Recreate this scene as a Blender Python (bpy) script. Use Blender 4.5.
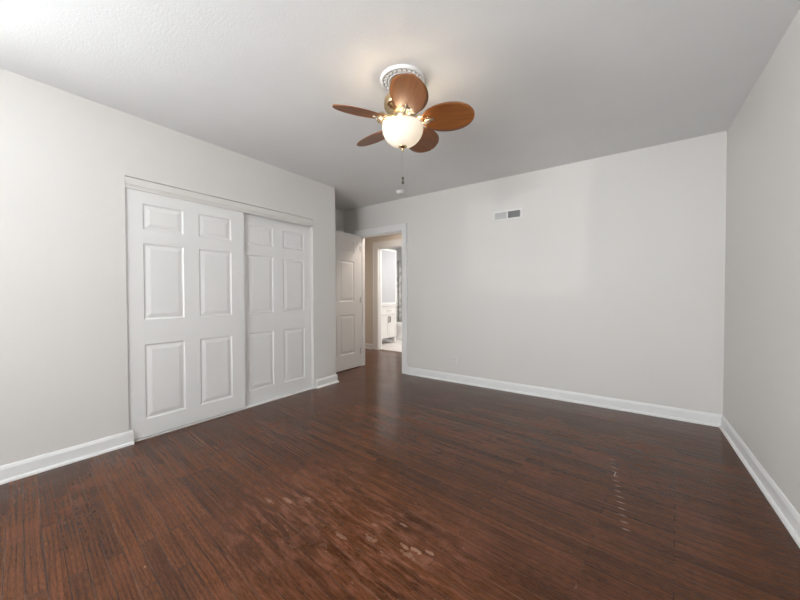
import bpy, bmesh, math, random
from mathutils import Vector, Matrix
random.seed(7)
for o in list(bpy.data.objects): bpy.data.objects.remove(o)
SC = bpy.context.scene
COL = SC.collection
PI = math.pi

# ---------------------------------------------------------------- camera
F_PX, YAW, PITCH, ROLL, CAM_Z = 325.2706, 0.6153702, 0.0172417, -0.0023720, 1.134833
cam = bpy.data.cameras.new('camera'); cam_ob = bpy.data.objects.new('camera', cam); COL.objects.link(cam_ob)
cam.sensor_fit = 'HORIZONTAL'; cam.sensor_width = 36.0; cam.lens = 36.0 * F_PX / 800.0
cam.clip_start = 0.02; cam.clip_end = 200
fw = Vector((-math.sin(YAW) * math.cos(PITCH), math.cos(YAW) * math.cos(PITCH), -math.sin(PITCH)))
r0 = Vector((math.cos(YAW), math.sin(YAW), 0)); u0 = r0.cross(fw)
rr = math.cos(ROLL) * r0 + math.sin(ROLL) * u0; uu = -math.sin(ROLL) * r0 + math.cos(ROLL) * u0
M = Matrix((rr, uu, -fw)).transposed().to_4x4(); M.translation = (0, 0, CAM_Z)
cam_ob.matrix_world = M
SC.camera = cam_ob

# ---------------------------------------------------------------- exposure, world, lights
SC.view_settings.view_transform = 'Standard'; SC.view_settings.look = 'None'
SC.view_settings.gamma = 1.0; SC.view_settings.use_curve_mapping = False
SC.view_settings.exposure = 0.20
W = bpy.data.worlds.new('World'); SC.world = W; W.use_nodes = True
W.node_tree.nodes['Background'].inputs['Color'].default_value = (0.80, 0.90, 1.0, 1)
W.node_tree.nodes['Background'].inputs['Strength'].default_value = 1.2

def area_light(name, loc, direction, sx, sy, power, color):
    l = bpy.data.lights.new(name, 'AREA'); l.shape = 'RECTANGLE'; l.size = sx; l.size_y = sy
    l.energy = power; l.color = color
    o = bpy.data.objects.new(name, l); COL.objects.link(o); o.location = loc
    o.rotation_euler = Vector(direction).to_track_quat('-Z', 'Y').to_euler()
    return o
# room dimensions -------------------------------------------------
H = 2.5
XL, XR, YB, YR = -3.097, 0.654, 3.830, -2.30
YE = 2.945                     # end of the closet wall
XA = -3.83                     # alcove wall behind the open door
CY0, CY1, CZ = 0.813, 2.582, 2.032   # closet opening
DX0, DX1, DZ = -3.50, -2.66, 2.062   # bedroom doorway
HY, HT = 5.17, 0.12            # hall far wall
BX0, BX1, BZ = -4.216, -3.456, 2.09  # bathroom doorway
WINS = [(-1.66, -0.20)]  # unseen rear opening, invented and sized for the far-wall patch
WZ0, WZ1 = 0.75, 2.25
for i, (a, b) in enumerate(WINS):
    area_light('daylight', ((a + b) / 2, YR - 0.22, (WZ0 + WZ1) / 2), (0, 1, 1.3), b - a, WZ1 - WZ0, 165, (0.93, 0.97, 1.0))  # added lamp outside the invented rear opening, tilted up to the ceiling
LW0, LW1, LZ0, LZ1 = -1.62, -0.52, 0.80, 2.25   # unseen left-wall opening, invented to throw light on the right wall
area_light('daylight', (XL - 0.34, (LW0 + LW1) / 2, (LZ0 + LZ1) / 2), (1, 0.35, 0.35), LW1 - LW0, LZ1 - LZ0, 92, (0.93, 0.97, 1.0))  # added lamp outside the invented side opening
area_light('hall_lamp', (-2.95, 4.45, 2.46), (0, 0, -1), 0.35, 0.35, 19, (1.0, 0.86, 0.75))
area_light('bathroom_lamp', (-3.35, 6.25, 2.46), (0, 0, -1), 0.7, 0.5, 36, (1.0, 0.97, 0.95))
FAN_LAMP_POWER = 12
# upward sun lamp added to throw the bright patch on the far wall
sl = bpy.data.lights.new('sun_glint', 'SUN'); sl.energy = 0.17; sl.angle = math.radians(0.8); sl.color = (1.0, 0.98, 0.95)
so_ = bpy.data.objects.new('sun_glint', sl); COL.objects.link(so_)
so_.location = (-0.9, -4, 1.2); so_.rotation_euler = Vector((-0.017, 1, 0.052)).to_track_quat('-Z', 'Y').to_euler()

# ---------------------------------------------------------------- materials
def mat(name, color, rough=0.5, metal=0.0, noise=0.0, nscale=8.0, bump=0.0, bscale=200.0, spec=0.5, **kw):
    m = bpy.data.materials.new(name); m.use_nodes = True
    nt = m.node_tree; b = nt.nodes['Principled BSDF']
    b.inputs['Base Color'].default_value = (*color, 1); b.inputs['Roughness'].default_value = rough
    b.inputs['Metallic'].default_value = metal; b.inputs['Specular IOR Level'].default_value = spec
    for k, v in kw.items(): b.inputs[k.replace('_', ' ')].default_value = v
    tc = nt.nodes.new('ShaderNodeTexCoord')
    if noise:
        n = nt.nodes.new('ShaderNodeTexNoise'); n.inputs['Scale'].default_value = nscale; n.inputs['Detail'].default_value = 4
        nt.links.new(tc.outputs['Object'], n.inputs['Vector'])
        mx = nt.nodes.new('ShaderNodeMix'); mx.data_type = 'RGBA'
        mx.inputs[6].default_value = (*[c * (1 - noise) for c in color], 1)
        mx.inputs[7].default_value = (*[min(1, c * (1 + noise)) for c in color], 1)
        nt.links.new(n.outputs['Fac'], mx.inputs[0]); nt.links.new(mx.outputs[2], b.inputs['Base Color'])
    if bump:
        n = nt.nodes.new('ShaderNodeTexNoise'); n.inputs['Scale'].default_value = bscale; n.inputs['Detail'].default_value = 3
        nt.links.new(tc.outputs['Object'], n.inputs['Vector'])
        bp = nt.nodes.new('ShaderNodeBump'); bp.inputs['Strength'].default_value = bump; bp.inputs['Distance'].default_value = 0.004
        nt.links.new(n.outputs['Fac'], bp.inputs['Height']); nt.links.new(bp.outputs['Normal'], b.inputs['Normal'])
    return m

M_wall = mat('wall_paint', (0.735, 0.714, 0.684), 0.55, noise=0.02, nscale=1.3, bump=0.12, bscale=140)
M_ceil = mat('ceiling_paint', (0.82, 0.825, 0.82), 0.85, noise=0.045, nscale=2.0, bump=0.25, bscale=90)
M_trim = mat('trim_paint', (0.84, 0.84, 0.83), 0.35, noise=0.01)
M_door = mat('door_paint', (0.82, 0.815, 0.80), 0.38, noise=0.012, nscale=3, bump=0.06, bscale=60)
M_hall = mat('hall_paint', (0.74, 0.68, 0.60), 0.6, noise=0.02, bump=0.1)
M_bath = mat('bathroom_paint', (0.72, 0.73, 0.73), 0.5, noise=0.02)
M_dark = mat('shadow_gap', (0.10, 0.10, 0.10), 0.8)
M_plate = mat('painted_plate', (0.735, 0.714, 0.684), 0.4)
M_brass = mat('antique_brass', (0.62, 0.47, 0.28), 0.26, 1.0, noise=0.15, nscale=30)
M_nickel = mat('polished_pewter', (0.52, 0.44, 0.33), 0.36, 1.0, noise=0.08, nscale=40)
M_bronze = mat('dark_bronze', (0.10, 0.085, 0.07), 0.4, 0.6)
M_plaster = mat('white_plaster', (0.86, 0.86, 0.85), 0.6, noise=0.03, nscale=40)
M_plastic = mat('white_plastic', (0.85, 0.85, 0.84), 0.35)
M_ventw = mat('register_enamel', (0.82, 0.81, 0.79), 0.4)
M_ventl = mat('register_shade_enamel', (0.62, 0.62, 0.61), 0.5)  # darker copy of the register enamel, vane shade in its colour
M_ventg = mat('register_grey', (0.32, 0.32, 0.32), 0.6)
M_porc = mat('porcelain', (0.86, 0.86, 0.85), 0.12)
M_mirror = mat('frosted_glass', (0.50, 0.51, 0.53), 0.6, spec=0.15)
M_chrome = mat('chrome', (0.8, 0.8, 0.82), 0.12, 1.0)
M_cab = mat('cabinet_paint', (0.80, 0.79, 0.77), 0.4, noise=0.02)
M_steel = mat('satin_nickel', (0.6, 0.58, 0.55), 0.3, 1.0)
M_sill = mat('threshold_stone', (0.80, 0.76, 0.72), 0.3, noise=0.08, nscale=20)

def blade_material():
    m = mat('carved_wood_blade', (0.42, 0.17, 0.055), 0.42)
    nt = m.node_tree; b = nt.nodes['Principled BSDF']; tc = nt.nodes['Texture Coordinate']
    mp = nt.nodes.new('ShaderNodeMapping'); mp.inputs['Scale'].default_value = (3, 60, 20)
    n = nt.nodes.new('ShaderNodeTexNoise'); n.inputs['Scale'].default_value = 2.0; n.inputs['Detail'].default_value = 5
    cr = nt.nodes.new('ShaderNodeValToRGB')
    cr.color_ramp.elements[0].position = 0.3; cr.color_ramp.elements[0].color = (0.215, 0.072, 0.018, 1)
    cr.color_ramp.elements[1].position = 0.75; cr.color_ramp.elements[1].color = (0.33, 0.120, 0.034, 1)
    nt.links.new(tc.outputs['Object'], mp.inputs['Vector']); nt.links.new(mp.outputs['Vector'], n.inputs['Vector'])
    nt.links.new(n.outputs['Fac'], cr.inputs['Fac']); nt.links.new(cr.outputs['Color'], b.inputs['Base Color'])
    return m
M_blade = blade_material()

def bowl_material():
    m = bpy.data.materials.new('frosted_glass_bowl'); m.use_nodes = True
    nt = m.node_tree; nt.nodes.clear()
    out = nt.nodes.new('ShaderNodeOutputMaterial'); add = nt.nodes.new('ShaderNodeAddShader')
    mixs = nt.nodes.new('ShaderNodeMixShader'); mixs.inputs[0].default_value = 0.30
    d = nt.nodes.new('ShaderNodeBsdfPrincipled'); d.inputs['Base Color'].default_value = (0.9, 0.88, 0.84, 1); d.inputs['Roughness'].default_value = 0.25
    t = nt.nodes.new('ShaderNodeBsdfTranslucent'); t.inputs['Color'].default_value = (0.95, 0.92, 0.86, 1)
    e = nt.nodes.new('ShaderNodeEmission'); e.inputs['Color'].default_value = (1.0, 0.93, 0.82, 1); e.inputs['Strength'].default_value = 0.16
    n = nt.nodes.new('ShaderNodeTexNoise'); n.inputs['Scale'].default_value = 9
    tc = nt.nodes.new('ShaderNodeTexCoord'); nt.links.new(tc.outputs['Object'], n.inputs['Vector'])
    cr = nt.nodes.new('ShaderNodeValToRGB'); cr.color_ramp.elements[0].color = (0.46, 0.43, 0.38, 1); cr.color_ramp.elements[1].color = (0.56, 0.53, 0.49, 1)
    nt.links.new(n.outputs['Fac'], cr.inputs['Fac']); nt.links.new(cr.outputs['Color'], t.inputs['Color'])
    nt.links.new(d.outputs[0], mixs.inputs[1]); nt.links.new(t.outputs[0], mixs.inputs[2])
    nt.links.new(mixs.outputs[0], add.inputs[0]); nt.links.new(e.outputs[0], add.inputs[1]); nt.links.new(add.outputs[0], out.inputs['Surface'])
    return m
M_bowl = bowl_material()
def emit(name, color, s):
    m = bpy.data.materials.new(name); m.use_nodes = True; nt = m.node_tree; nt.nodes.clear()
    o = nt.nodes.new('ShaderNodeOutputMaterial'); e = nt.nodes.new('ShaderNodeEmission')
    e.inputs['Color'].default_value = (*color, 1); e.inputs['Strength'].default_value = s
    nt.links.new(e.outputs[0], o.inputs['Surface']); return m
M_bulb = emit('lit_bulb', (1.0, 0.85, 0.62), 12)

def glass_material():
    m = bpy.data.materials.new('window_glass'); m.use_nodes = True; nt = m.node_tree; nt.nodes.clear()
    o = nt.nodes.new('ShaderNodeOutputMaterial'); mx = nt.nodes.new('ShaderNodeMixShader'); mx.inputs[0].default_value = 0.06
    t = nt.nodes.new('ShaderNodeBsdfTransparent'); g = nt.nodes.new('ShaderNodeBsdfGlossy'); g.inputs['Roughness'].default_value = 0.02
    nt.links.new(t.outputs[0], mx.inputs[1]); nt.links.new(g.outputs[0], mx.inputs[2]); nt.links.new(mx.outputs[0], o.inputs['Surface'])
    return m
M_glass = glass_material()

def floor_material():
    m = bpy.data.materials.new('worn_oak_strip_floor'); m.use_nodes = True
    nt = m.node_tree; L = nt.links; b = nt.nodes['Principled BSDF']
    N = lambda t: nt.nodes.new('ShaderNode' + t)
    def math_(op, a, c=None, v=None, clamp=False):
        n = N('Math'); n.operation = op; n.use_clamp = clamp; L.new(a, n.inputs[0])
        if c is not None: L.new(c, n.inputs[1])
        if v is not None: n.inputs[1].default_value = v
        return n.outputs[0]
    def mixc(f, a, c, fv=None, mode='MIX'):
        n = N('Mix'); n.data_type = 'RGBA'; n.blend_type = mode
        if f is not None: L.new(f, n.inputs[0])
        else: n.inputs[0].default_value = fv
        for s, q in ((6, a), (7, c)):
            if isinstance(q, tuple): n.inputs[s].default_value = (*q, 1)
            else: L.new(q, n.inputs[s])
        return n.outputs[2]
    def ramp(f, p0, p1, c0=(0, 0, 0), c1=(1, 1, 1)):
        n = N('ValToRGB'); n.color_ramp.elements[0].position = p0; n.color_ramp.elements[1].position = p1
        n.color_ramp.elements[0].color = (*c0, 1); n.color_ramp.elements[1].color = (*c1, 1); L.new(f, n.inputs[0]); return n.outputs[0]
    def mapping(v, rot=0, sc=(1, 1, 1), loc=(0, 0, 0)):
        n = N('Mapping'); n.inputs['Rotation'].default_value = (0, 0, rot); n.inputs['Scale'].default_value = sc; n.inputs['Location'].default_value = loc
        L.new(v, n.inputs['Vector']); return n.outputs[0]
    def noise(v, s, d=4, r=0.55, dist=0.0):
        n = N('TexNoise'); n.inputs['Scale'].default_value = s; n.inputs['Detail'].default_value = d; n.inputs['Roughness'].default_value = r
        n.inputs['Distortion'].default_value = dist; L.new(v, n.inputs['Vector']); return n.outputs['Fac']
    geo = N('NewGeometry'); P = geo.outputs['Position']
    V = mapping(P, math.radians(5.2))
    def bricks(c1, c2, mo, ms):
        n = N('TexBrick'); n.offset = 0.37; n.offset_frequency = 2; n.squash = 1
        n.inputs['Scale'].default_value = 1; n.inputs['Brick Width'].default_value = 0.78; n.inputs['Row Height'].default_value = 0.057
        n.inputs['Mortar Size'].default_value = ms; n.inputs['Mortar Smooth'].default_value = 0.3; n.inputs['Bias'].default_value = 0
        n.inputs['Color1'].default_value = (*c1, 1); n.inputs['Color2'].default_value = (*c2, 1); n.inputs['Mortar'].default_value = (*mo, 1)
        L.new(V, n.inputs['Vector']); return n
    bk = bricks((0, 0, 0), (1, 1, 1), (0.5, 0.5, 0.5), 0.0016)
    tone = bk.outputs['Color']
    # every strip gets its own piece of grain
    off = N('VectorMath'); off.operation = 'MULTIPLY_ADD'
    comb = N('CombineXYZ'); L.new(math_('MULTIPLY', tone, v=7.3), comb.inputs[0]); L.new(math_('MULTIPLY', tone, v=3.1), comb.inputs[1])
    L.new(V, off.inputs[0]); off.inputs[1].default_value = (1, 1, 1); L.new(comb.outputs[0], off.inputs[2])
    G = off.outputs[0]
    fine = noise(mapping(G, sc=(2.2, 75, 1)), 1.0, 5, 0.6)
    wv = N('TexWave'); wv.wave_type = 'BANDS'; wv.bands_direction = 'Y'; wv.inputs['Scale'].default_value = 17; wv.inputs['Distortion'].default_value = 4.5
    wv.inputs['Detail'].default_value = 0.5; wv.inputs['Detail Scale'].default_value = 1.6
    L.new(mapping(G, sc=(0.085, 1, 1)), wv.inputs['Vector'])
    cath = wv.outputs['Fac']
    base = mixc(tone, (0.085, 0.0285, 0.0100), (0.138, 0.0475, 0.0165))
    base = mixc(ramp(fine, 0.36, 0.60), mixc(None, base, (0.62, 0.57, 0.53), 1.0, 'MULTIPLY'), base)
    big = noise(P, 1.1, 3)
    worn = noise(mapping(P, sc=(1.0, 1.0, 1)), 2.6, 5, 0.6)
    cm = math_('MULTIPLY', ramp(cath, 0.05, 0.38, (1, 1, 1), (0, 0, 0)), ramp(big, 0.42, 0.62))
    base = mixc(math_('MULTIPLY', cm, v=0.5), base, (0.022, 0.006, 0.003))
    pores = noise(mapping(V, sc=(30, 190, 1)), 1.0, 3, 0.7)
    base = mixc(ramp(pores, 0.40, 0.60), mixc(None, base, (0.68, 0.66, 0.64), 1.0, 'MULTIPLY'), mixc(None, base, (1.18, 1.18, 1.18), 1.0, 'MULTIPLY'))
    # worn, paler and redder zones
    base = mixc(math_('MULTIPLY', ramp(worn, 0.50, 0.74), v=0.38), base, (0.215, 0.072, 0.036))
    def spot(x, y, r0, r1):
        vm = N('VectorMath'); vm.operation = 'DISTANCE'; L.new(P, vm.inputs[0]); vm.inputs[1].default_value = (x, y, 0)
        return ramp(vm.outputs['Value'], r0, r1, (1, 1, 1), (0, 0, 0))
    # scuffed traffic patch in front of the closet and by the photographer
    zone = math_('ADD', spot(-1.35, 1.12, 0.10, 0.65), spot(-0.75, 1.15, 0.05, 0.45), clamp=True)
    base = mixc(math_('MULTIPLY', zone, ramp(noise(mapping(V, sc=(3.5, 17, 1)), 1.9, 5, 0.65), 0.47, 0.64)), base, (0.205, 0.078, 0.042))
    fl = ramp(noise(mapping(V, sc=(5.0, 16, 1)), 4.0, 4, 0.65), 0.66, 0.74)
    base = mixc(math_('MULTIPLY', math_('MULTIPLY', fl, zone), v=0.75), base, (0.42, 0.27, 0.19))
    fl2 = ramp(noise(mapping(V, sc=(9, 30, 1)), 4.0, 3, 0.6), 0.735, 0.77)
    base = mixc(math_('MULTIPLY', fl2, v=0.45), base, (0.36, 0.22, 0.15))
    def flake(x, y, r, k):
        # paint flakes stretched along the strips
        c, sn = math.cos(math.radians(5.2)), math.sin(math.radians(5.2)); vx, vy = x * c - y * sn, x * sn + y * c
        vm = N('VectorMath'); vm.operation = 'DISTANCE'; L.new(mapping(V, sc=(1, 3.2, 1)), vm.inputs[0]); vm.inputs[1].default_value = (vx, vy * 3.2, 0)
        d = math_('ADD', vm.outputs['Value'], math_('MULTIPLY', math_('SUBTRACT', noise(V, 45, 3), v=0.5), v=r * 2.2))
        return math_('MULTIPLY', ramp(d, r * .55, r * .75, (1, 1, 1), (0, 0, 0)), v=k)
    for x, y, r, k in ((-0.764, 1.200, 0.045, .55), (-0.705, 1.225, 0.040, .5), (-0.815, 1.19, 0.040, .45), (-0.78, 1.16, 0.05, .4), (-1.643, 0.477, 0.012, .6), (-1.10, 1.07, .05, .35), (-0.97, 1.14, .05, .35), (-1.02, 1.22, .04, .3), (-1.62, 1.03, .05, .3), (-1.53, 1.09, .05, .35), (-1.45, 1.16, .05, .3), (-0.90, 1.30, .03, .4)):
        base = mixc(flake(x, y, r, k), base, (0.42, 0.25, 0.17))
    bk2 = bricks((0, 0, 0), (1, 1, 1), (0.5, 0.5, 0.5), 0.0030)
    edge_wear_hl = math_('MULTIPLY', bk2.outputs['Fac'], math_('ADD', ramp(noise(mapping(V, sc=(2.0, 17.5, 1)), 1.3, 4, 0.6), 0.50, 0.66), math_('MULTIPLY', zone, ramp(noise(mapping(V, sc=(3.0, 17.5, 1)), 1.3, 4, 0.6), 0.52, 0.60)), clamp=True))
    base = mixc(math_('MULTIPLY', edge_wear_hl, v=0.5), base, (0.38, 0.19, 0.11))  # pale worn strip edges, with seam highlights painted in
    # seams, opened and pale along one line near the right wall
    seam = math_('SUBTRACT', bk.outputs['Fac'], v=0.0)
    base = mixc(math_('MULTIPLY', seam, v=0.75), base, (0.010, 0.003, 0.002))
    sep = N('SeparateXYZ'); L.new(P, sep.inputs[0])
    dx = math_('ABSOLUTE', math_('SUBTRACT', math_('ADD', sep.outputs['X'], math_('MULTIPLY', sep.outputs['Y'], v=0.11)), v=0.20))
    yy = N('MapRange'); L.new(sep.outputs['Y'], yy.inputs[0]); yy.inputs[1].default_value = 1.85; yy.inputs[2].default_value = 2.65; yy.inputs[3].default_value = 0; yy.inputs[4].default_value = 1
    inr = math_('MULTIPLY', math_('GREATER_THAN', yy.outputs[0], v=0.001), math_('LESS_THAN', yy.outputs[0], v=0.999))
    col = math_('MULTIPLY', ramp(dx, 0.006, 0.020, (1, 1, 1), (0, 0, 0)), inr)
    base = mixc(math_('MULTIPLY', math_('MULTIPLY', seam, col), v=1.0), base, (0.55, 0.42, 0.34))
    L.new(base, b.inputs['Base Color'])
    rg = ramp(noise(P, 3.5, 4), 0.3, 0.75, (0.13, 0.13, 0.13), (0.26, 0.26, 0.26))
    L.new(math_('ADD', rg, math_('MULTIPLY', zone, v=0.06)), b.inputs['Roughness'])
    b.inputs['Specular IOR Level'].default_value = 0.27
    hh = math_('ADD', math_('MULTIPLY', fine, v=0.25), math_('ADD', math_('MULTIPLY', seam, v=-0.8), math_('MULTIPLY', noise(mapping(V, sc=(1.2, 17.5, 1)), 1.0, 2), v=1.2)))
    bp = N('Bump'); bp.inputs['Strength'].default_value = 0.35; bp.inputs['Distance'].default_value = 0.004; L.new(hh, bp.inputs['Height'])
    L.new(bp.outputs[0], b.inputs['Normal'])
    return m
M_floor = floor_material()

def tile_material():
    m = mat('pale_bathroom_tile', (0.78, 0.74, 0.71), 0.25)
    nt = m.node_tree; b = nt.nodes['Principled BSDF']; g = nt.nodes.new('ShaderNodeNewGeometry'); k = nt.nodes.new('ShaderNodeTexBrick')
    k.offset = 0; k.inputs['Scale'].default_value = 1; k.inputs['Brick Width'].default_value = 0.3; k.inputs['Row Height'].default_value = 0.3
    k.inputs['Mortar Size'].default_value = 0.004; k.inputs['Color1'].default_value = (0.80, 0.76, 0.73, 1); k.inputs['Color2'].default_value = (0.75, 0.71, 0.68, 1)
    k.inputs['Mortar'].default_value = (0.6, 0.57, 0.54, 1)
    nt.links.new(g.outputs['Position'], k.inputs['Vector']); nt.links.new(k.outputs['Color'], b.inputs['Base Color']); return m
M_tile = tile_material()
def curtain_material():
    m = mat('marbled_curtain_cloth', (0.6, 0.6, 0.6), 0.7)
    nt = m.node_tree; b = nt.nodes['Principled BSDF']; g = nt.nodes.new('ShaderNodeTexCoord'); n = nt.nodes.new('ShaderNodeTexNoise')
    n.inputs['Scale'].default_value = 5; n.inputs['Detail'].default_value = 5; n.inputs['Distortion'].default_value = 1.4
    c = nt.nodes.new('ShaderNodeValToRGB'); c.color_ramp.elements[0].position = 0.38; c.color_ramp.elements[0].color = (0.36, 0.36, 0.35, 1)
    c.color_ramp.elements[1].position = 0.58; c.color_ramp.elements[1].color = (0.66, 0.66, 0.64, 1)
    nt.links.new(g.outputs['Object'], n.inputs['Vector']); nt.links.new(n.outputs['Fac'], c.inputs['Fac']); nt.links.new(c.outputs['Color'], b.inputs['Base Color']); return m
M_curtain = curtain_material()

# ---------------------------------------------------------------- mesh helpers
def obj(name, bm, m, parent=None, smooth=False, bevel=0.0):
    bmesh.ops.remove_doubles(bm, verts=bm.verts[:], dist=1e-6)
    bmesh.ops.recalc_face_normals(bm, faces=bm.faces[:])
    me = bpy.data.meshes.new(name); bm.to_mesh(me); bm.free(); me.materials.append(m)
    if smooth:
        for p in me.polygons: p.use_smooth = True
    o = bpy.data.objects.new(name, me); COL.objects.link(o)
    if parent: o.parent = parent
    if bevel:
        md = o.modifiers.new('bevel', 'BEVEL'); md.width = bevel; md.segments = 2; md.limit_method = 'ANGLE'
    return o
def box(bm, x0, x1, y0, y1, z0, z1):
    vs = [bm.verts.new((x, y, z)) for x in (x0, x1) for y in (y0, y1) for z in (z0, z1)]
    for f in ((0, 1, 3, 2), (4, 6, 7, 5), (0, 4, 5, 1), (2, 3, 7, 6), (0, 2, 6, 4), (1, 5, 7, 3)): bm.faces.new([vs[i] for i in f])
def boxes(*bs):
    bm = bmesh.new()
    for q in bs: box(bm, *q)
    return bm
def lathe(bm, prof, seg=48, center=(0, 0), close=False):
    rings = []
    for r, z in prof:
        if r < 1e-6: rings.append([bm.verts.new((center[0], center[1], z))])
        else: rings.append([bm.verts.new((center[0] + r * math.cos(2 * PI * k / seg), center[1] + r * math.sin(2 * PI * k / seg), z)) for k in range(seg)])
    pairs = list(zip(rings, rings[1:])) + ([(rings[-1], rings[0])] if close else [])
    for a, b in pairs:
        for k in range(seg):
            k2 = (k + 1) % seg
            q = ([a[k], a[k2]] if len(a) > 1 else [a[0]]) + ([b[k2], b[k]] if len(b) > 1 else [b[0]])
            if len(q) > 2: bm.faces.new(q)
def tube(bm, pts, radii, seg=10, cap=True):
    pts = [Vector(p) for p in pts]
    if not hasattr(radii, '__len__'): radii = [radii] * len(pts)
    rings = []; up = None
    for i, p in enumerate(pts):
        t = (pts[min(i + 1, len(pts) - 1)] - pts[max(i - 1, 0)]).normalized()
        if up is None: up = Vector((0, 0, 1)) if abs(t.z) < 0.9 else Vector((1, 0, 0))
        up = (up - t * up.dot(t)).normalized(); s = t.cross(up)
        rings.append([bm.verts.new(p + (up * math.cos(2 * PI * k / seg) + s * math.sin(2 * PI * k / seg)) * radii[i]) for k in range(seg)])
    for a, b in zip(rings, rings[1:]):
        for k in range(seg): bm.faces.new([a[k], a[(k + 1) % seg], b[(k + 1) % seg], b[k]])
    if cap: bm.faces.new(rings[0][::-1]); bm.faces.new(rings[-1])
def ball(bm, c, r, seg=12, sz=1.0):
    m = Matrix.Translation(c) @ Matrix.Diagonal((r, r, r * sz, 1))
    bmesh.ops.create_uvsphere(bm, u_segments=seg, v_segments=max(6, seg // 2), radius=1, matrix=m)
def sweep(bm, prof, path, left=True):
    """closed profile of (offset, z) swept along a 2-D polyline with mitred corners; the offset goes to the left of travel"""
    P2 = [Vector(p) for p in path]; rings = []
    def nrm(a, b):
        d = (b - a).normalized(); return Vector((-d.y, d.x)) * (1 if left else -1)
    for i, p in enumerate(P2):
        ns = []
        if i > 0: ns.append(nrm(P2[i - 1], p))
        if i < len(P2) - 1: ns.append(nrm(p, P2[i + 1]))
        n = sum(ns, Vector((0, 0))).normalized(); k = 1 / max(0.2, n.dot(ns[0]))
        rings.append([bm.verts.new((p.x + n.x * d * k, p.y + n.y * d * k, z)) for d, z in prof])
    m = len(prof)
    for a, b in zip(rings, rings[1:]):
        for k in range(m): bm.faces.new([a[k], a[(k + 1) % m], b[(k + 1) % m], b[k]])
    bm.faces.new(rings[0][::-1]); bm.faces.new(rings[-1])
def empty(name, loc, label, cat, group=None):
    o = bpy.data.objects.new(name, None); COL.objects.link(o); o.location = loc; o.empty_display_size = 0.1
    return tag(o, label, cat, group)
def tag(o, label, cat, group=None):
    o['label'] = label; o['category'] = cat
    if group: o['group'] = group
    return o
def struct(name, bm, m, bevel=0.0, label=None, cat=None):
    o = obj(name, bm, m, bevel=bevel); o['kind'] = 'structure'
    if label: o['label'] = label; o['category'] = cat
    return o

# ---------------------------------------------------------------- the room
XW = -5.30     # far left of hall and bathroom
XE = 1.9       # right end of hall
YN = 7.75      # far wall of bathroom
struct('floor', boxes((XW - .12, XE, YR - .12, HY + HT * .5, -0.10, 0.0)), M_floor)
struct('floor_bathroom', boxes((XW - .12, -2.7, HY + HT * .5, YN + .12, -0.10, 0.004)), M_tile)
struct('ceiling', boxes((XW - .12, XE, YR - .12, YN + .12, H, H + .10)), M_ceil)
# wall with the closet opening
T = 0.12
struct('wall_left', boxes((XL - T, XL, YR, LW0, 0, H), (XL - T, XL, LW0, LW1, 0, LZ0), (XL - T, XL, LW0, LW1, LZ1, H), (XL - T, XL, LW1, CY0, 0, H), (XL - T, XL, CY0, CY1, CZ, H), (XL - T, XL, CY1, YE, 0, H),
                          (XA, XL - T, YE - T, YE, 0, H)), M_wall)
struct('wall_closet', boxes((XA - T, XA, 0.5, YE, 0, H), (XA, XL - T, 0.5, 0.5 + T * .5, 0, H)), M_wall)
struct('wall_alcove', boxes((XA - T, XA, YE, YB, 0, H)), M_wall)
struct('wall_back', boxes((XA - T, DX0, YB, YB + T, 0, H), (DX0, DX1, YB, YB + T, DZ, H), (DX1, XR + T, YB, YB + T, 0, H)), M_wall)
struct('wall_right', boxes((XR, XR + T, YR - T, YB, 0, H)), M_wall)
we = [XL - T] + [e for w in WINS for e in w] + [XR]; wb = list(zip(we[0::2], we[1::2]))
rear = [(a, b, YR - T, YR, 0, H) for a, b in wb] + [q for a, b in WINS for q in ((a, b, YR - T, YR, 0, WZ0), (a, b, YR - T, YR, WZ1, H))]
struct('wall_rear', boxes(*rear), M_wall)
# hall and bathroom shells
struct('wall_hall', boxes((XW, BX0, HY, HY + HT, 0, H), (BX0, BX1, HY, HY + HT, BZ, H), (BX1, XE, HY, HY + HT, 0, H)), M_hall)
struct('wall_hall_end', boxes((XW - T, XW, YB, HY + HT, 0, H), (XE, XE + T, YB, HY + HT, 0, H), (XW, XA - T, YB, YB + T, 0, H), (XR + T, XE, YB, YB + T, 0, H)), M_hall)
struct('wall_bathroom', boxes((XW - T, XW, HY + HT, YN, 0, H), (XW - T, -2.7, YN, YN + T, 0, H), (-2.7, -2.7 + T, HY + HT, YN + T, 0, H)), M_bath)

# unseen windows behind the photographer, invented to let light in
for i, (a, b) in enumerate(WINS):
    g = 0.05
    w = struct('window_%d' % (i + 1), boxes((a, a + g, YR - T, YR - .02, WZ0, WZ1), (b - g, b, YR - T, YR - .02, WZ0, WZ1),
        (a + g, b - g, YR - T, YR - .02, WZ0, WZ0 + g), (a + g, b - g, YR - T, YR - .02, WZ1 - g, WZ1),
        (a + g, b - g, YR - .09, YR - .05, (WZ0 + WZ1) / 2 - .025, (WZ0 + WZ1) / 2 + .025), (-0.845, -0.805, YR - T, YR - .02, WZ0 + g, WZ1 - g)), M_trim)
    obj('pane', boxes((a + g, b - g, YR - .075, YR - .070, WZ0 + g, WZ1 - g)), M_glass, w)
    obj('casing', boxes((a - .07, a, YR, YR + .016, WZ0 - .07, WZ1 + .07), (b, b + .07, YR, YR + .016, WZ0 - .07, WZ1 + .07),
        (a, b, YR, YR + .016, WZ1, WZ1 + .07), (a, b, YR, YR + .016, WZ0 - .07, WZ0), (a - .09, b + .09, YR + .016, YR + .06, WZ0 - .02, WZ0)), M_trim, w)

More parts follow.
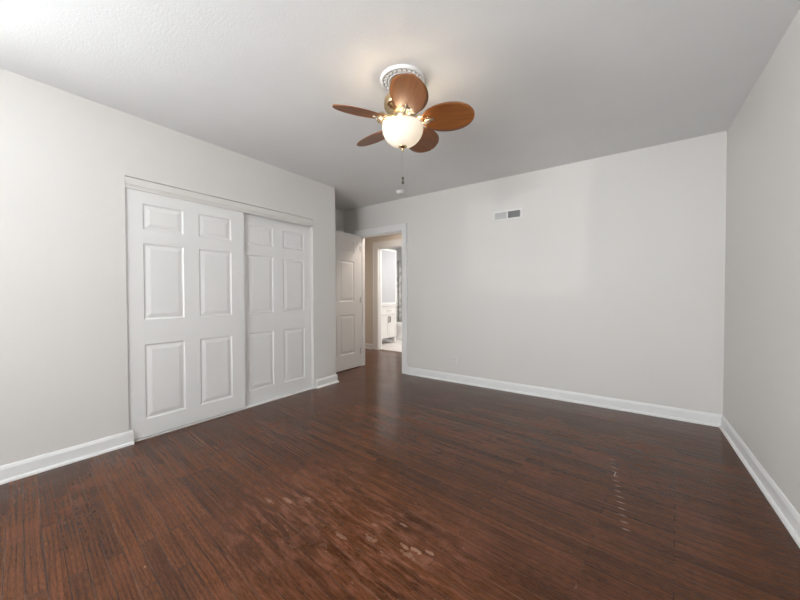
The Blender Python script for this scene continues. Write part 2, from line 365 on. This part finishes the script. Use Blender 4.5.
g = 0.05  # side opening, unseen and invented to light the right wall
xo, xi = XL - T, XL - .02
w = struct('window_2', boxes((xo, xi, LW0, LW0 + g, LZ0, LZ1), (xo, xi, LW1 - g, LW1, LZ0, LZ1), (xo, xi, LW0 + g, LW1 - g, LZ0, LZ0 + g), (xo, xi, LW0 + g, LW1 - g, LZ1 - g, LZ1),
    (XL - .09, XL - .05, LW0 + g, LW1 - g, (LZ0 + LZ1) / 2 - .025, (LZ0 + LZ1) / 2 + .025)), M_trim)
obj('pane', boxes((XL - .075, XL - .070, LW0 + g, LW1 - g, LZ0 + g, LZ1 - g)), M_glass, w)
obj('casing', boxes((XL, XL + .016, LW0 - .07, LW0, LZ0 - .07, LZ1 + .07), (XL, XL + .016, LW1, LW1 + .07, LZ0 - .07, LZ1 + .07), (XL, XL + .016, LW0, LW1, LZ1, LZ1 + .07),
    (XL, XL + .016, LW0, LW1, LZ0 - .07, LZ0), (XL + .016, XL + .06, LW0 - .09, LW1 + .09, LZ0 - .02, LZ0)), M_trim, w)

# baseboards with shoe moulding and a stepped cap
BP = [(0, 0), (0.028, 0), (0.027, 0.010), (0.021, 0.018), (0.013, 0.020), (0.013, 0.082), (0.010, 0.090), (0.008, 0.096), (0.004, 0.103), (0, 0.104)]
def baseboard(name, path, left=True):
    bm = bmesh.new(); sweep(bm, BP, path, left); return struct(name, bm, M_trim)
baseboard('baseboard_left', [(XL, YR), (XL, CY0 + 0.024)], False)
baseboard('baseboard_left_end', [(XL, CY1 + .030), (XL, YE), (XA, YE)], False)
baseboard('baseboard_alcove', [(XA, YE + .03), (XA, YB), (DX0 - .075, YB)], False)
baseboard('baseboard_back', [(DX1 + .078, YB), (XR, YB), (XR, YR)], False)
baseboard('baseboard_rear', [(XL + .03, YR), (XR - .03, YR)], True)
baseboard('baseboard_hall', [(XW, HY), (BX0 - .125, HY)], False)

# door casings
def casing(name, x0, x1, z1, y, side, w, wall_t, m):
    """flat casing with a back band on the face at y (side -1: towards the camera), plus jamb lining through the wall"""
    s = side; t0, t1 = 0.013, 0.020; j = 0.018
    def ys(t): return (min(y, y + s * t), max(y, y + s * t))
    q = []
    for t, a, b in ((t0, 0.0, w - .018), (t1, w - .018, w)):
        ya, yb = ys(t)
        q += [(x0 - b, x0 - a, ya, yb, 0, z1 + b), (x1 + a, x1 + b, ya, yb, 0, z1 + b), (x0 - a, x1 + a, ya, yb, z1 + a, z1 + b)]
    ya, yb = (y, y + wall_t) if s < 0 else (y - wall_t, y)
    q += [(x0 - .002, x0 + j, ya, yb, 0, z1), (x1 - j, x1 + .002, ya, yb, 0, z1), (x0 + j, x1 - j, ya, yb, z1 - j, z1 + .002)]
    # stop
    ym = y - s * wall_t * .55
    q += [(x0 + j, x0 + j + .010, ym - .018, ym + .018, 0, z1 - j), (x1 - j - .010, x1 - j, ym - .018, ym + .018, 0, z1 - j), (x0 + j + .01, x1 - j - .01, ym - .018, ym + .018, z1 - j - .01, z1 - j)]
    return struct(name, boxes(*q), m)
casing('trim_1', DX0, DX1, DZ, YB, -1, .080, T, M_trim)
casing('trim_2', BX0, BX1, BZ, HY, -1, .115, HT, M_trim)
struct('trim_3', boxes((BX0, BX1, HY + HT * .3, HY + HT * .7, 0.0, 0.012)), M_sill)

# ---------------------------------------------------------------- panelled doors
ROWS = [(0.155, 0.745), (0.942, 1.540), (1.650, 1.850)]
def panel_slab(width, z0, z1, cols, rows, thick, two_sided=False):
    """slab in local x (0..width), front face at y=0 looking -y; panels are moulded: groove, bevel, raised field"""
    bm = bmesh.new()
    def face(yf, sgn):
        xs = sorted({0, width} | {c for p in cols for c in p}); zs = sorted({z0, z1} | {c for p in rows for c in p})
        for xa, xb in zip(xs, xs[1:]):
            for za, zb in zip(zs, zs[1:]):
                if (xa, xb) in cols and (za, zb) in rows:
                    prev = None
                    for ins, dep in ((0, 0), (0.008, 0.0065), (0.016, 0.0075), (0.021, 0.0065), (0.046, 0.0012), (0.048, 0.001)):
                        ring = [bm.verts.new((x, yf + sgn * dep, z)) for x, z in ((xa + ins, za + ins), (xb - ins, za + ins), (xb - ins, zb - ins), (xa + ins, zb - ins))]
                        if prev:
                            for k in range(4): bm.faces.new([prev[k], prev[(k + 1) % 4], ring[(k + 1) % 4], ring[k]])
                        prev = ring
                    bm.faces.new(prev)
                else:
                    bm.faces.new([bm.verts.new((x, yf, z)) for x, z in ((xa, za), (xb, za), (xb, zb), (xa, zb))])
    face(0, 1)
    if two_sided: face(thick, -1)
    else: bm.faces.new([bm.verts.new((x, thick, z)) for x, z in ((0, z0), (0, z1), (width, z1), (width, z0))])
    for (xa, za), (xb, zb) in (((0, z0), (width, z0)), ((width, z0), (width, z1)), ((width, z1), (0, z1)), ((0, z1), (0, z0))):
        # edge strips, split where the faces are split so everything welds
        cuts = sorted({0, width} | {c for p in cols for c in p}) if za == zb else sorted({z0, z1} | {c for p in rows for c in p})
        for c0, c1 in zip(cuts, cuts[1:]):
            q = [(c0, za), (c1, za)] if za == zb else [(xa, c0), (xa, c1)]
            bm.faces.new([bm.verts.new((q[0][0], 0, q[0][1])), bm.verts.new((q[1][0], 0, q[1][1])), bm.verts.new((q[1][0], thick, q[1][1])), bm.verts.new((q[0][0], thick, q[0][1]))])
    return bm
# local x -> +y world, local -y (front) -> +x world
def place_door(o, x, y, flip=False):
    o.matrix_world = Matrix.Translation((x, y, 0)) @ Matrix.Rotation(PI / 2, 4, 'Z')
D1X, D2X = XL - .012, XL - .050
def door(name, bm, label):
    o = obj(name, bm, M_door); o['kind'] = 'structure'; tag(o, label, 'door'); return o
d1 = door('door_1', panel_slab(0.920, 0.018, 1.985, [(0.106, 0.389), (0.509, 0.795)], ROWS, 0.032), 'left sliding white six-panel closet door, in front of its twin')
place_door(d1, D1X, CY0 + .004)
d2 = door('door_2', panel_slab(0.886, 0.020, 1.985, [(0.104, 0.390), (0.514, 0.799)], ROWS, 0.032), 'right sliding white six-panel closet door, set back behind its twin')
place_door(d2, D2X, CY1 - .890)
# fascia, its ogee, jamb lining, floor guide of the closet
struct('trim_4', boxes((XL - .011, XL - .002, CY0 + .002, CY1 - .002, 1.943, CZ - .005), (XL - .002, XL + .009, CY0 + .002, CY1 - .002, 1.972, 1.984), (XL - .002, XL + .005, CY0 + .002, CY1 - .002, 1.984, 1.996),
                       (XL - .002, XL + .003, CY0 + .002, CY1 - .002, 1.960, 1.972), (XL - T, XL - .011, CY0, CY1, 1.995, CZ - .005)), M_wall)
struct('trim_5', boxes((XL - .10, XL - .015, CY0 + .004, CY1 - .004, 0, 0.012), (XL - .046, XL - .048, CY0 + .004, CY1 - .004, 0.012, 0.017)), M_trim)
# open bedroom door, swung 90 degrees into the alcove
DW = 0.800
d3 = door('door_3', panel_slab(DW, 0.010, 2.055, [(0.130, 0.300), (0.370, 0.672)], [(0.235, 0.829), (1.030, 1.640), (1.765, 1.940)], 0.035, True), 'open white six-panel bedroom door swung into the alcove')
DFX = DX0 + .040
place_door(d3, DFX, YB - .023 - DW)
bm = bmesh.new()
for z in (0.25, 1.05, 1.85):
    box(bm, DW - .001, DW + .002, 0.004, 0.031, z - .045, z + .045); tube(bm, [(DW + .005, -.004, z - .045), (DW + .005, -.004, z + .045)], .005, 8)
h = obj('hinge', bm, M_steel, d3)
for s in (-1, 1):
    bm = bmesh.new()
    y0 = 0.0 if s < 0 else 0.035
    lathe(bm, [(0, 0), (.030, 0), (.030, .006), (.012, .010), (.011, .030), (.022, .036), (.027, .048), (.024, .058), (.012, .064), (0, .065)], 24)
    bmesh.ops.transform(bm, matrix=Matrix.Translation((.06, y0, 0.95)) @ Matrix.Rotation(PI / 2 * (1 if s < 0 else -1), 4, 'X'), verts=bm.verts[:])
    obj('door_knob', bm, M_steel, d3, smooth=True)

# ---------------------------------------------------------------- ceiling fan
FX, FY = -1.192, 1.720
# plaster ring on the ceiling
bm = bmesh.new()
lathe(bm, [(.074, 0), (.078, -.012), (.086, -.017), (.091, -.010), (.096, -.008), (.117, -.008), (.121, -.012), (.126, -.018), (.134, -.016), (.139, -.009), (.140, 0)], 72)
for k in range(22):          # acanthus leaves round the ring
    a = 2 * PI * k / 22
    for dr, da, r, zz in ((.101, -.06, .0075, -.012), (.108, .05, .0095, -.013), (.116, -.03, .0075, -.013)):
        ball(bm, (dr * math.cos(a + da), dr * math.sin(a + da), zz), r, 8, 0.75)
for k in range(52):          # bead row
    a = 2 * PI * k / 52; ball(bm, (.088 * math.cos(a), .088 * math.sin(a), -.017), .0042, 6)
med = obj('ceiling_medallion', bm, M_plaster, smooth=True); med.location = (FX, FY, H)
tag(med, 'round white plaster ceiling medallion with moulded leaves above the fan', 'medallion')

fan = empty('ceiling_fan', (FX, FY, H), 'ceiling fan with five leaf-shaped brown wooden blades and lit frosted glass bowl', 'ceiling fan')
Z = lambda z: z - H
def fpart(name, prof, m, seg=48, parent=None, close=False):
    bm = bmesh.new(); lathe(bm, [(r, Z(z)) for r, z in prof], seg, close=close); return obj(name, bm, m, parent or fan, smooth=True)
fpart('canopy', [(0, 2.4995), (.066, 2.4995), (.068, 2.490), (.064, 2.470), (.048, 2.452), (.026, 2.444), (.020, 2.436), (0, 2.436)], M_nickel)
fpart('downrod', [(0, 2.437), (.0125, 2.437), (.0125, 2.415), (.020, 2.412), (.022, 2.404), (0, 2.400)], M_nickel, 24)
fpart('motor_housing', [(0, 2.405), (.045, 2.405), (.072, 2.398), (.080, 2.388), (.106, 2.380), (.117, 2.366), (.120, 2.345), (.118, 2.324), (.108, 2.310), (.094, 2.303), (.092, 2.296), (.070, 2.288), (.066, 2.276), (0, 2.276)], M_brass)
fpart('switch_housing', [(0, 2.277), (.058, 2.277), (.062, 2.266), (.060, 2.246), (.050, 2.240), (.060, 2.234), (.066, 2.227), (.062, 2.219), (0, 2.219)], M_nickel)
# frosted bowl: a shell with an open rim
outer = [(.006 + .126 * math.sin(t), 2.196 - .118 * math.cos(t) if t < PI / 2 else 2.196) for t in [PI / 2 * k / 14 for k in range(15)]]
outer = [(.131 * math.sin(t) ** 0.93 if t > 0 else 0.0, 2.196 - .119 * math.cos(t)) for t in [PI / 2 * k / 16 for k in range(17)]]
inner = [(max(0, r - .004), z + .004) for r, z in reversed(outer)]
prof = outer + [(.129, 2.206), (.125, 2.206)] + inner
bowl = fpart('glass_bowl', prof, M_bowl, 64)
fpart('finial', [(0, 2.086), (.026, 2.081), (.027, 2.076), (.020, 2.070), (.010, 2.066), (.008, 2.062), (.011, 2.057), (.008, 2.051), (.0035, 2.047), (0, 2.046)], M_brass, 28)
fpart('fitter_ring', [(.050, 2.222), (.060, 2.220), (.068, 2.213), (.064, 2.206), (.050, 2.212)], M_nickel, 48, close=True)
for a in (0.35, 0.35 + 2 * PI / 3, 0.35 + 4 * PI / 3):      # three bulbs
    a += YAW
    bm = bmesh.new(); c = (.052 * math.cos(a), .052 * math.sin(a), Z(2.165))
    ball(bm, c, .021, 14, 1.35); obj('bulb', bm, M_bulb, fan, smooth=True)
    bm = bmesh.new(); tube(bm, [(c[0], c[1], Z(2.185)), (c[0] * .9, c[1] * .9, Z(2.222))], .014, 12); obj('lamp_socket', bm, M_brass, fan)
    l = bpy.data.lights.new('fan_bulb', 'POINT'); l.energy = FAN_LAMP_POWER / 3; l.color = (1.0, 0.80, 0.56); l.shadow_soft_size = .03
    lo = bpy.data.objects.new('fan_bulb_light', l); COL.objects.link(lo); lo.location = (c[0] * 1.0, c[1] * 1.0, Z(2.182)); lo.parent = fan
R0, R1, BWID, BZ_ = .120, .448, .112, 2.236
def blade_mesh():
    bm = bmesh.new(); n, mseg = 34, 12; grids = []
    for side in (1, -1):
        g = []
        for i in range(n + 1):
            s = i / n; s = 0.5 - 0.5 * math.cos(PI * s)
            w = BWID * max(0.0, 1 - abs(2 * s - 1) ** 2.15) ** 0.5 * (0.93 + 0.10 * s)
            r = R0 + (R1 - R0) * s; row = []
            for j in range(mseg + 1):
                v = 2 * j / mseg - 1
                rid = .0022 * math.exp(-(v * 7) ** 2) * (s < .97)
                z = side * (.0035 + rid) - .006 * v * v * (1 if side else 0)
                if abs(v) == 1 or i in (0, n): z = -.006 * v * v
                row.append(bm.verts.new((r, w * v, z)))
            g.append(row)
        grids.append(g)
    for g in grids:
        for i in range(n):
            for j in range(mseg):
                q = [g[i][j], g[i][j + 1], g[i + 1][j + 1], g[i + 1][j]]
                try: bm.faces.new(q)
                except ValueError: pass
    bmesh.ops.remove_doubles(bm, verts=bm.verts[:], dist=2e-5)
    bmesh.ops.dissolve_degenerate(bm, edges=bm.edges[:], dist=1e-6)
    return bm
def iron_mesh():
    bm = bmesh.new()
    pts = []; rad = []       # arm sweeping out of the hub, curling into a scroll under the blade root
    for k in range(10):
        t = k / 9; pts.append((.055 + .082 * t, 0, .030 - .010 * t - .012 * math.sin(PI * t))); rad.append(.0085)
    cx, cz = .148, -.012
    for k in range(1, 44):
        t = k / 43; a = PI * .62 - t * PI * 3.3; q = .029 * (1 - .74 * t)
        pts.append((cx + q * math.cos(a), 0, cz + q * math.sin(a))); rad.append(.0088 - .0035 * t)
    tube(bm, pts, rad, 10)
    ball(bm, (cx, 0, cz), .010, 12)
    for sgn in (-1, 1):      # small side leaves
        tube(bm, [(.085, sgn * .004, .018), (.105, sgn * .022, .004), (.125, sgn * .030, -.004), (.145, sgn * .022, -.008)], [.006, .007, .006, .003], 8)
    # mounting foot
    for x, y in ((.165, -.02), (.165, .02), (.19, 0)):
        lathe_pts = [(0, -.0125), (.005, -.0118), (.0062, -.009), (.0062, -.003)]
        lathe(bm, lathe_pts, 12, (x, y))
    tube(bm, [(.145, 0, -.010), (.20, 0, -.0075)], [.014, .007], 8)
    return bm
bmB, bmI = blade_mesh(), iron_mesh()
b0 = obj('blade', bmB, M_blade, fan, smooth=True); i0 = obj('blade_iron', bmI, M_nickel, b0, smooth=True)
TH = -11.5
for k in range(5):
    if k == 0: b, ir = b0, i0
    else:
        b = b0.copy(); COL.objects.link(b); b.parent = fan
        ir = i0.copy(); COL.objects.link(ir); ir.parent = b
    ang = YAW + math.radians(TH + 72 * k)
    b.matrix_basis = Matrix.Translation((0, 0, Z(BZ_))) @ Matrix.Rotation(ang, 4, 'Z') @ Matrix.Rotation(math.radians(-18.5), 4, 'X')
    ir.matrix_basis = Matrix.Identity(4)
# pull chain
bm = bmesh.new(); tube(bm, [(0, 0, Z(2.048)), (0, 0, Z(1.884))], .0009, 6)
for k in range(34): ball(bm, (0, 0, Z(2.046 - k * .0048)), .0016, 6)
pc = obj('pull_chain', bm, M_steel, fan)
bm = bmesh.new(); lathe(bm, [(0, Z(1.887)), (.004, Z(1.886)), (.0075, Z(1.880)), (.0068, Z(1.868)), (.0045, Z(1.864)), (.0072, Z(1.858)), (.0085, Z(1.850)), (.007, Z(1.842)), (0, Z(1.839))], 16)
obj('fob', bm, M_bronze, pc, smooth=True)

# ---------------------------------------------------------------- smoke detector
sd = empty('smoke_detector', (-2.488, 3.530, H), 'small round white smoke detector on the ceiling near the bedroom doorway', 'smoke detector')
bm = bmesh.new(); lathe(bm, [(0, 0), (.058, 0), (.058, -.010), (.054, -.012), (.050, -.012), (0, -.012)], 40); obj('base', bm, M_plastic, sd, smooth=False)
bm = bmesh.new(); lathe(bm, [(.050, -.012), (.054, -.014), (.053, -.026), (.044, -.036), (.020, -.040), (0, -.040)], 40); bd = obj('cover', bm, M_plastic, sd, smooth=True)
bm = bmesh.new(); lathe(bm, [(0, -.0395), (.010, -.0395), (.010, -.043), (0, -.044)], 20); obj('test_button', bm, M_ventg, sd)

# ---------------------------------------------------------------- wall register
vx0, vx1, vz0, vz1 = -1.334, -0.999, 2.000, 2.112
vc = ((vx0 + vx1) / 2, YB, (vz0 + vz1) / 2)
v = empty('air_vent', vc, 'white two-way wall air register high on the back wall', 'air vent')
def rel(q): return (q[0] - vc[0], q[1] - vc[0], q[2] - vc[1], q[3] - vc[1], q[4] - vc[2], q[5] - vc[2])
mx = -1.174; fr = .018
obj('frame', boxes(*[rel(q) for q in ((vx0, vx1, YB - .010, YB, vz0, vz0 + fr), (vx0, vx1, YB - .010, YB, vz1 - fr, vz1), (vx0, vx0 + fr, YB - .010, YB, vz0 + fr, vz1 - fr),
    (vx1 - fr - .012, vx1, YB - .010, YB, vz0 + fr, vz1 - fr), (mx - .007, mx + .007, YB - .010, YB, vz0 + fr, vz1 - fr))]), M_ventw, v, bevel=.002)
obj('duct', boxes(rel((vx0 + fr, vx1 - fr - .012, YB - .0015, YB - .0005, vz0 + fr, vz1 - fr))), M_ventg, v)
for (a, b, ang, m) in ((vx0 + fr, mx - .007, 58, M_ventl), (mx + .007, vx1 - fr - .012, -50, M_ventg)):  # vane shade put into the colour: left bank greyed, right bank darker
    bm = bmesh.new(); n = 12
    for k in range(n):
        x = a + (k + .5) * (b - a) / n - vc[0]; c, s = math.cos(math.radians(ang)) * .005, math.sin(math.radians(ang)) * .005
        vs = []
        for dz in (vz0 + fr - vc[2], vz1 - fr - vc[2]):
            for (dx, dy) in ((-s, -c), (-s + .0012, -c), (s + .0012, c), (s, c)): vs.append(bm.verts.new((x + dx, -.0065 + dy * .75, dz)))
        for f in ((0, 1, 2, 3), (7, 6, 5, 4), (0, 4, 5, 1), (1, 5, 6, 2), (2, 6, 7, 3), (3, 7, 4, 0)): bm.faces.new([vs[i] for i in f])
    obj('louvre_bank', bm, m, v)
bm = bmesh.new(); tube(bm, [(vx1 - fr - .003 - vc[0], -.010, -.004), (vx1 - fr - .003 - vc[0], -.022, .004)], .003, 8); ball(bm, (vx1 - fr - .003 - vc[0], -.023, .005), .005, 8)
obj('lever', bm, M_ventw, v)

# ---------------------------------------------------------------- painted-over outlet
oc = (-1.845, YB, 0.278)
ou = empty('wall_outlet', oc, 'small wall outlet painted the wall colour, low on the back wall', 'outlet')
obj('faceplate', boxes((-.035, .035, -.007, 0, -.058, .058)), M_plate, ou, bevel=.003)
for z in (-.026, .026):
    bm = bmesh.new(); lathe(bm, [(0, .009), (.0155, .009), (.0165, .007), (.0165, 0), (0, 0)], 20)
    bmesh.ops.transform(bm, matrix=Matrix.Translation((0, 0, z)) @ Matrix.Rotation(PI / 2, 4, 'X'), verts=bm.verts[:])
    so = obj('socket', bm, M_plate, ou)
    obj('slots', boxes((-.008, -.006, -.0094, -.0088, z - .002, z + .008), (.006, .008, -.0094, -.0088, z - .002, z + .008), (-.002, .002, -.0094, -.0088, z - .011, z - .007)), M_dark, so)

# ---------------------------------------------------------------- bathroom things seen through the two doorways
cx0, cx1, cy0, cy1 = -4.98, -4.50, 5.60, 6.205
cb = empty('linen_cabinet', ((cx0 + cx1) / 2, (cy0 + cy1) / 2, 0.004), 'tall white bathroom cabinet with frosted upper door, seen through the doorway', 'cabinet')
ox, oy = (cx0 + cx1) / 2, (cy0 + cy1) / 2; hx, hy = (cx1 - cx0) / 2, (cy1 - cy0) / 2
obj('carcass', boxes((-hx, hx, -hy, hy, .135, 2.165)), M_cab, cb, bevel=.004)
for sx in (-1, 1):
    for sy in (-1, 1):
        x, y = sx * (hx - .03), sy * (hy - .03)
        bm = bmesh.new(); box(bm, x - .028, x + .028, y - .028, y + .028, 0, .137); obj('leg', bm, M_cab, cb)
fz = hx
def front(name, y0, y1, z0, z1, m, frame=.045, inset=True):
    bm = boxes((fz, fz + .018, y0, y0 + frame, z0, z1), (fz, fz + .018, y1 - frame, y1, z0, z1), (fz, fz + .018, y0 + frame, y1 - frame, z0, z0 + frame), (fz, fz + .018, y0 + frame, y1 - frame, z1 - frame, z1))
    if inset: box(bm, fz, fz + .008, y0 + frame, y1 - frame, z0 + frame, z1 - frame)
    return obj(name, bm, m, cb, bevel=.002)
md = front('glass_door', -hy + .008, hy - .008, .905, 2.155, M_trim, .040, False)
obj('frosted_pane', boxes((fz + .001, fz + .009, -hy + .048, hy - .048, .945, 2.115)), M_mirror, md)
obj('counter_ledge', boxes((-hx, hx + .03, -hy - .01, hy + .01, .868, .892)), M_trim, cb, bevel=.003)
dr = front('drawer', -hy + .012, hy - .012, .675, .850, M_cab, .03)
bm = bmesh.new(); tube(bm, [(fz + .008, -.07, .763), (fz + .035, -.065, .763), (fz + .035, .065, .763), (fz + .008, .07, .763)], .006, 8); obj('drawer_pull', bm, M_steel, dr)
for s in (-1, 1):
    ya, yb = (-hy + .012, -.004) if s < 0 else (.004, hy - .012)
    dd = front('cabinet_door', ya, yb, .155, .655, M_cab, .05)
    bm = bmesh.new(); y = s * .028; tube(bm, [(fz + .018, y, .50), (fz + .042, y, .505), (fz + .042, y, .62), (fz + .018, y, .625)], .008, 8); obj('door_handle', bm, M_bronze, dd)

# toilet against the left bathroom wall
tl = empty('toilet', (-4.98, 6.63, 0.004), 'white porcelain toilet beyond the tall bathroom cabinet', 'toilet')
obj('tank', boxes((-.20, 0.0, -.21, .21, .36, .69)), M_porc, tl, bevel=.02)
obj('tank_lid', boxes((-.21, .012, -.22, .22, .69, .725)), M_porc, tl, bevel=.010)
def oval(bm, rings, seg=32):
    rs = []
    for cx, rx, ry, z in rings: rs.append([bm.verts.new((cx + rx * math.cos(2 * PI * k / seg), ry * math.sin(2 * PI * k / seg), z)) for k in range(seg)])
    for a, b in zip(rs, rs[1:]):
        for k in range(seg): bm.faces.new([a[k], a[(k + 1) % seg], b[(k + 1) % seg], b[k]])
    bm.faces.new(rs[0][::-1]); bm.faces.new(rs[-1])
bm = bmesh.new(); oval(bm, [(.16, .20, .11, 0), (.17, .19, .10, .06), (.18, .18, .095, .16), (.22, .21, .14, .26), (.25, .25, .18, .36), (.25, .255, .185, .385)]); obj('bowl', bm, M_porc, tl, smooth=True)
bm = bmesh.new(); oval(bm, [(.25, .250, .182, .386), (.25, .258, .188, .392), (.25, .258, .188, .404), (.25, .25, .18, .409)]); obj('seat', bm, M_porc, tl, smooth=False)
bm = bmesh.new(); oval(bm, [(.25, .245, .178, .410), (.25, .254, .185, .416), (.25, .25, .182, .430), (.25, .2, .14, .436)]); obj('lid', bm, M_porc, tl, smooth=False)
bm = bmesh.new(); tube(bm, [(.0, -.15, .63), (.018, -.15, .63), (.024, -.15, .628), (.024, -.08, .618)], .006, 8); obj('flush_lever', bm, M_chrome, tl)

# shower curtain and rod across the far end
rod_y, rod_z = 7.0, 2.02
bm = bmesh.new(); tube(bm, [(XW, rod_y, rod_z), (-2.7, rod_y, rod_z)], .012, 12)
tag(obj('curtain_rod', bm, M_chrome), 'chrome shower curtain rod across the far end of the bathroom', 'curtain rod')
bm = bmesh.new(); cols = []
x0c, x1c = XW + .05, -3.7; n = 150
for side in (0, 1):
    g = []
    for i in range(n + 1):
        x = x0c + (x1c - x0c) * i / n; dy = .028 * math.sin(i * .62) + .008 * math.sin(i * .23)
        g.append([bm.verts.new((x, rod_y + dy * (.6 + .4 * (1 - z / 2)) + side * .003, z)) for z in (.12, .7, 1.3, 2.006)])
    cols.append(g)
for g in cols:
    for i in range(n):
        for j in range(3): bm.faces.new([g[i][j], g[i + 1][j], g[i + 1][j + 1], g[i][j + 1]])
for i in range(n):
    for j in (0, 3): bm.faces.new([cols[0][i][j], cols[0][i + 1][j], cols[1][i + 1][j], cols[1][i][j]])
for i in (0, n):
    for j in range(3): bm.faces.new([cols[0][i][j], cols[0][i][j + 1], cols[1][i][j + 1], cols[1][i][j]])
cu = obj('shower_curtain', bm, M_curtain, smooth=True)
tag(cu, 'grey and white marbled shower curtain behind the toilet', 'shower curtain')
